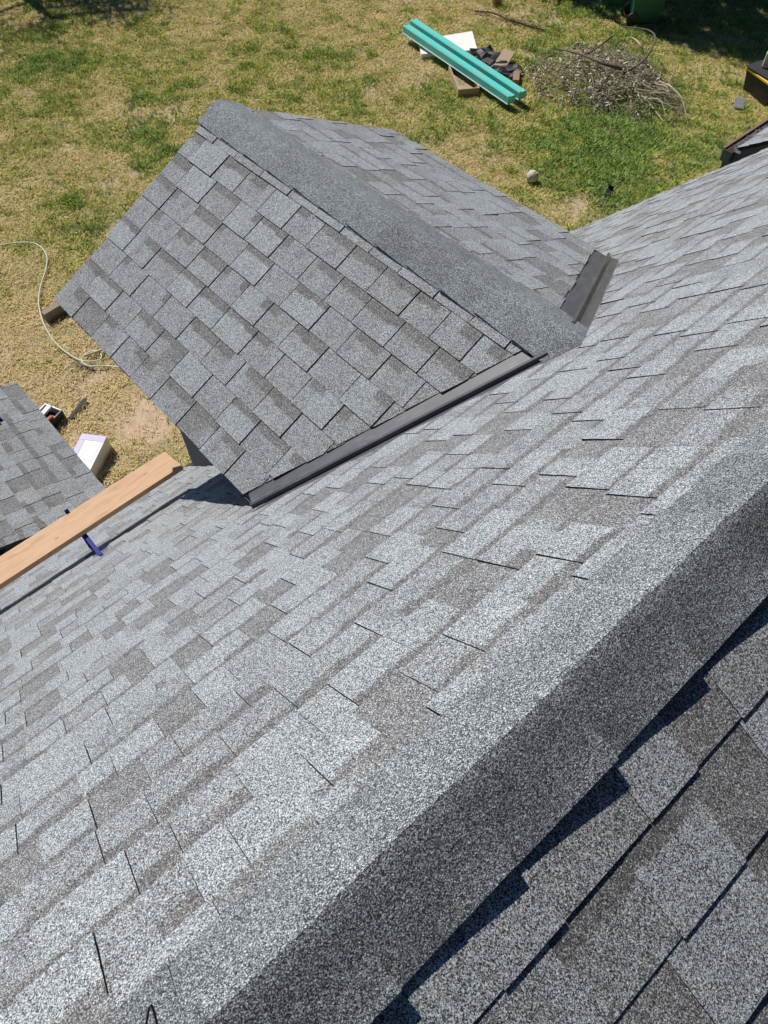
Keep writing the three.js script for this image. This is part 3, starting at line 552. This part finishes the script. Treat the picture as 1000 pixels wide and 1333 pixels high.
{ // wheeled bin
  const bin = tag(group('wheeled_bin'), 'green wheeled bin standing in the shade behind the brush pile', 'bin');
  bin.position.set(15.12, 0, -9.12); bin.rotation.y = 0.75;
  const ring = (h, w, d) => [V(-w / 2, h, -d / 2), V(w / 2, h, -d / 2), V(w / 2, h, d / 2), V(-w / 2, h, d / 2)];
  mesh('body', slab(ring(0.98, 0.60, 0.70), ring(0.04, 0.46, 0.52), Array(4).fill([0, 0]), Array(4).fill([0, 0])), M.binGreen, bin);
  mesh('rim', box(0.64, 0.05, 0.74, 0, 1.0, 0, 0.015), M.binGreen, bin);
  const lid = mesh('lid', box(0.63, 0.06, 0.76, 0, 1.06, 0.01, 0.025), M.binGreen, bin); mesh('handle', box(0.40, 0.03, 0.03, 0, 1.03, -0.42, 0.01), M.binGreen, lid);
  for (const s of [-1, 1]) { const g = new THREE.CylinderGeometry(0.12, 0.12, 0.05, 20); g.rotateZ(Math.PI / 2); g.translate(s * 0.26, 0.12, -0.26); mesh('wheel', g, M.blackPlastic, bin); }
  mesh('ridge', box(0.02, 0.80, 0.012, 0.05, 0.52, 0.318, 0.004), M.binGreen, bin);
  const b2 = tag(group('plastic_screen'), 'narrow green plastic screen leaning near the wheeled bin', 'screen'); b2.position.set(14.75, 0, -10.0); b2.rotation.set(0.12, 0.7, 0.18);
  mesh('panel', box(0.13, 0.9, 0.02, 0, 0.45, 0, 0.006), std([0.02, 0.20, 0.10], 0.5), b2);
}
{ // storage tote
  const t = tag(group('storage_tote'), 'black storage tote with yellow lid at the edge of the shade', 'tote');
  t.position.set(14.22, 0, -5.72); t.rotation.y = -0.35;
  const ring = (h, w, d) => [V(-w / 2, h, -d / 2), V(w / 2, h, -d / 2), V(w / 2, h, d / 2), V(-w / 2, h, d / 2)];
  mesh('body', slab(ring(0.36, 0.52, 0.74), ring(0.0, 0.44, 0.64), Array(4).fill([0, 0]), Array(4).fill([0, 0])), M.blackPlastic, t);
  mesh('lid', merged([box(0.57, 0.045, 0.80, 0, 0.385, 0, 0.012), box(0.46, 0.02, 0.68, 0, 0.414, 0, 0.008)]), M.yellow, t);
  const s = tag(group('shingle_scrap'), 'dark shingle offcut lying on the yellow tote lid', 'scrap'); s.position.set(14.24, 0.433, -5.74); s.rotation.y = -0.25; mesh('sheet', box(0.58, 0.012, 0.78, 0, 0, 0), M.deck, s);
  const j = tag(group('cream_block'), 'cream foam block standing on the black and yellow tote', 'block'); j.position.set(14.34, 0.44, -5.82); j.rotation.y = 0.3;
  mesh('block', box(0.26, 0.26, 0.34, 0, 0.13, 0, 0.03), M.cream, j);
  const sc = tag(group('shingle_scrap'), 'grey shingle scrap lying flat on the sunlit grass', 'scrap'); sc.position.set(13.62, 0.05, -5.85); sc.rotation.set(0.06, 0.5, 0.08); mesh('sheet', box(0.30, 0.008, 0.17, 0, 0, 0), M.cap, sc);
  const bs = tag(group('plastic_scrap'), 'small black plastic scrap in the green grass near the ball', 'scrap'); bs.position.set(9.78, 0.045, -5.72); bs.rotation.set(0.2, 0.4, 0.15); mesh('sheet', merged([box(0.20, 0.02, 0.09, 0, 0, 0), box(0.02, 0.06, 0.09, 0.09, 0.03, 0)]), M.blackPlastic, bs);
}
{ // hose, lumber, boxes on the left
  const hp = [[1.2, -11.8], [1.6, -11.4], [1.93, -11.23], [2.18, -11.09], [2.37, -10.88], [2.37, -10.51], [2.22, -10.22], [1.97, -9.9], [1.79, -9.61], [1.68, -9.33], [1.6, -9.01], [1.56, -8.63], [1.6, -8.26], [1.68, -8.05], [1.86, -7.94], [1.92, -8.08], [1.80, -8.17], [1.66, -8.10], [1.68, -7.93], [1.83, -7.8], [2.05, -7.55], [2.5, -7.3]];
  tag(mesh('garden_hose', tube(hp.map(([x, z]) => V(x, 0.045, z)), 0.0105, 240, 7), M.hose, scene), 'pale green garden hose curving across the dry lawn', 'hose');
  const rk = tag(group('garden_rake'), 'old rake head and pale handle lying over the garden hose', 'rake');
  mesh('handle', taper(V(1.72, 0.07, -8.12), V(2.35, 0.07, -7.95), 0.016, 0.014, 8), std([0.52, 0.45, 0.33], 0.8), rk);
  mesh('head', taper(V(1.56, 0.05, -8.14), V(1.70, 0.05, -7.86), 0.012, 0.012, 6), M.greyWood, rk);
  for (let i = 0; i < 8; i++) { const f = i / 7, x = 1.56 + 0.14 * f, z = -8.14 + 0.28 * f; mesh('tine', taper(V(x, 0.05, z), V(x - 0.13, 0.02, z + 0.07), 0.005, 0.003, 5), M.greyWood, rk); }
  const beam = (name, x, z, ry, L, w, h, label, mat) => { const g = tag(group(name), label, 'lumber'); g.position.set(x, 0.02, z); g.rotation.y = ry; mesh('timber', box(L, h, w, 0, h / 2, 0, 0.004), mat, g); return g; };
  beam('timber', 2.10, -9.22, 0.12, 0.85, 0.09, 0.14, 'weathered timber on edge under the hose beside the dormer corner', M.greyWood);
  beam('timber', 2.55, -7.72, 0.5, 0.7, 0.3, 0.30, 'short timber stack in shadow below the dormer eave', M.greyWood);
  const bar = tag(group('flat_bar'), 'thin dark metal bar lying on the dry grass', 'bar'); bar.position.set(1.20, 0.045, -7.35); bar.rotation.y = 0.5; mesh('bar', box(0.36, 0.012, 0.045, 0, 0, 0), M.steel, bar);
  // white carton with lilac print
  const cb = tag(group('carton'), 'white carton with lilac printed flap standing beside the porch', 'carton');
  cb.position.set(0.90, 0.0, -6.47); cb.rotation.y = -0.896;
  mesh('body', box(0.32, 0.21, 0.54, 0, 0.105, 0, 0.004), M.white, cb);
  mesh('print_panel', box(0.318, 0.003, 0.09, 0, 0.2125, -0.222), M.lilac, cb); mesh('print_panel', box(0.07, 0.003, 0.40, -0.122, 0.2125, 0.025), M.lilac, cb);
  mesh('label', box(0.19, 0.0025, 0.38, 0.03, 0.2125, 0.02), std([0.82, 0.83, 0.84], 0.5), cb);
  const tb = tag(group('tool_tub'), 'open tub of white, black and red tools beside the porch', 'tub');
  tb.position.set(0.80, 0.01, -7.40); tb.rotation.y = 0.4;
  mesh('side', box(0.36, 0.14, 0.015, 0, 0.07, 0.13), M.blackPlastic, tb); mesh('side', box(0.36, 0.14, 0.015, 0, 0.07, -0.13), M.white, tb); mesh('side', box(0.015, 0.14, 0.24, 0.173, 0.07, 0), M.white, tb); mesh('side', box(0.015, 0.14, 0.24, -0.173, 0.07, 0), M.blackPlastic, tb); mesh('bottom', box(0.34, 0.012, 0.24, 0, 0.012, 0), M.blackPlastic, tb);
  const tool = (name, label, mat, x, z, ry, L, w) => { const g = tag(group(name), label, 'tool'); g.position.set(0.80 + x, 0.16, -7.40 + z); g.rotation.set(0.1, ry, 0.15); mesh('grip', box(L, 0.04, w, 0, 0, 0, 0.012), mat, g); };
  tool('tool', 'white handled tool in the open tub', M.white, 0.02, -0.04, 0.3, 0.26, 0.07); tool('tool', 'black handled tool in the open tub', M.blackPlastic, -0.06, 0.0, 1.3, 0.28, 0.04); tool('tool', 'red tool at the side of the open tub', M.red, 0.0, 0.10, 0.1, 0.16, 0.05);
}

{ // dead branch on the grass behind the channels
  const fb = tag(group('fallen_branch'), 'thin dark dead branch lying on the grass behind the teal channels', 'branch'), r = rand(515);
  const pts = [V(12.89, 0.05, -11.77), V(13.01, 0.09, -11.4), V(13.09, 0.06, -10.93), V(13.29, 0.04, -10.2)], bark = std([0.10, 0.075, 0.055], 0.9);
  mesh('branch', tube(pts, 0.018, 30, 6), bark, fb);
  const cv = new THREE.CatmullRomCurve3(pts), tw = [];
  for (let i = 0; i < 34; i++) { const p = cv.getPointAt(r()), a = r() * 6.283, L = 0.12 + r() * 0.4; tw.push(taper(p, V(p.x + Math.cos(a) * L, 0.03 + r() * 0.16, p.z + Math.sin(a) * L), 0.007, 0.002, 4)); }
  mesh('twigs', merged(tw), bark, fb).userData.kind = 'stuff';
  const dt = tag(group('dry_weed'), 'dry brown weed clump at the end of the dead branch', 'weed'), bl = [];
  for (let i = 0; i < 90; i++) { const a = r() * 6.283, L = 0.05 + r() * 0.22; bl.push(taper(V(13.5 + (r() - 0.5) * 0.15, 0, -11.7 + (r() - 0.5) * 0.15), V(13.5 + Math.cos(a) * L, 0.18 + r() * 0.2, -11.7 + Math.sin(a) * L), 0.006, 0.001, 4)); }
  mesh('stalks', merged(bl), std([0.34, 0.24, 0.13], 0.9), dt).userData.kind = 'stuff';
}
/* ---------- trees outside the frame that shade the lawn ---------- */
function tree(name, label, x, z, h, blobs, nLeaf, size, seed, branchy) {
  const t = tag(group(name), label, 'tree', 'trees at the far side of the lawn'); t.position.set(x, 0, z);
  const r = rand(seed), wood = [taper(V(0, -0.1, 0), V(0.1, h * 0.45, 0), 0.22, 0.15, 10), taper(V(0.1, h * 0.44, 0), V(0, h * 0.85, 0.05), 0.15, 0.05, 8)];
  for (const [bx, by, bz, br] of blobs) { wood.push(taper(V(0.05, Math.max(h * 0.2, by - br), 0), V(bx, by, bz), 0.07, 0.03, 6)); for (let i = 0; i < branchy; i++) { const a = r() * 6.283, e = (r() - 0.4) * 2, d = V(Math.cos(a) * Math.cos(e), Math.sin(e), Math.sin(a) * Math.cos(e)).multiplyScalar(br * (0.6 + 0.5 * r())); const tip = V(bx, by, bz).add(d); wood.push(taper(V(bx, by, bz), tip, 0.03, 0.010, 5)); for (let k = 0; k < 3; k++) wood.push(taper(tip.clone().lerp(V(bx, by, bz), r() * 0.6), tip.clone().add(V(r() - 0.5, r() - 0.5, r() - 0.5).multiplyScalar(br * 0.8)), 0.012, 0.004, 4)); } }
  mesh('trunk', merged(wood), std([0.12, 0.09, 0.07], 0.9), t);
  const pos = [];
  for (let i = 0; i < nLeaf; i++) { const [bx, by, bz, br] = blobs[Math.floor(r() * blobs.length)]; const d = V(r() - 0.5, r() - 0.5, r() - 0.5).normalize().multiplyScalar(br * Math.pow(r(), 0.45)); const c = V(bx, by, bz).add(d), a = V(r() - 0.5, r() - 0.5, r() - 0.5).normalize().multiplyScalar(size * (0.6 + r() * 0.8)), b = V(r() - 0.5, r() - 0.5, r() - 0.5).cross(a).normalize().multiplyScalar(size * 0.4);
    const p = [c.clone().sub(a), c.clone().add(b), c.clone().add(a), c.clone().sub(b)]; for (const k of [0, 1, 2, 0, 2, 3]) pos.push(p[k].x, p[k].y, p[k].z); }
  mesh('crown', triGeo(pos), std([0.05, 0.085, 0.03], 0.85), t);
}
{
  const r = rand(6), bl = []; for (let i = 0; i < 26; i++) bl.push([-2.2 + r() * 6.5, 2.0 + r() * 7.0, (r() - 0.5) * 2.6, 1.1 + r() * 0.6]);
  bl.push([-2.0, 2.6, 0, 1.3], [-2.0, 4.2, 0, 1.3], [-2.0, 5.8, 0, 1.3], [-1.9, 7.2, 0, 1.2], [0, 3, 0, 1.6], [2, 3, 0, 1.6], [4, 3, 0, 1.6], [0, 5, 0, 1.6], [2, 5, 0, 1.6], [4, 5, 0, 1.6]);
  tree('broadleaf_tree', 'broad dense dark tree shading the corner with the green bin', 17.9, -13.2, 9.5, bl, 26000, 0.17, 71, 2);
  const b2 = []; for (let i = 0; i < 7; i++) b2.push([(r() - 0.5) * 3.4, 2.6 + r() * 2.6, (r() - 0.5) * 2.0, 0.7 + r() * 0.4]);
  tree('small_tree', 'small thin-leaved tree with bare twigs behind the lawn', 6.3, -21.3, 5.0, b2, 2200, 0.075, 81, 6);
}
renderer.render(scene, camera);
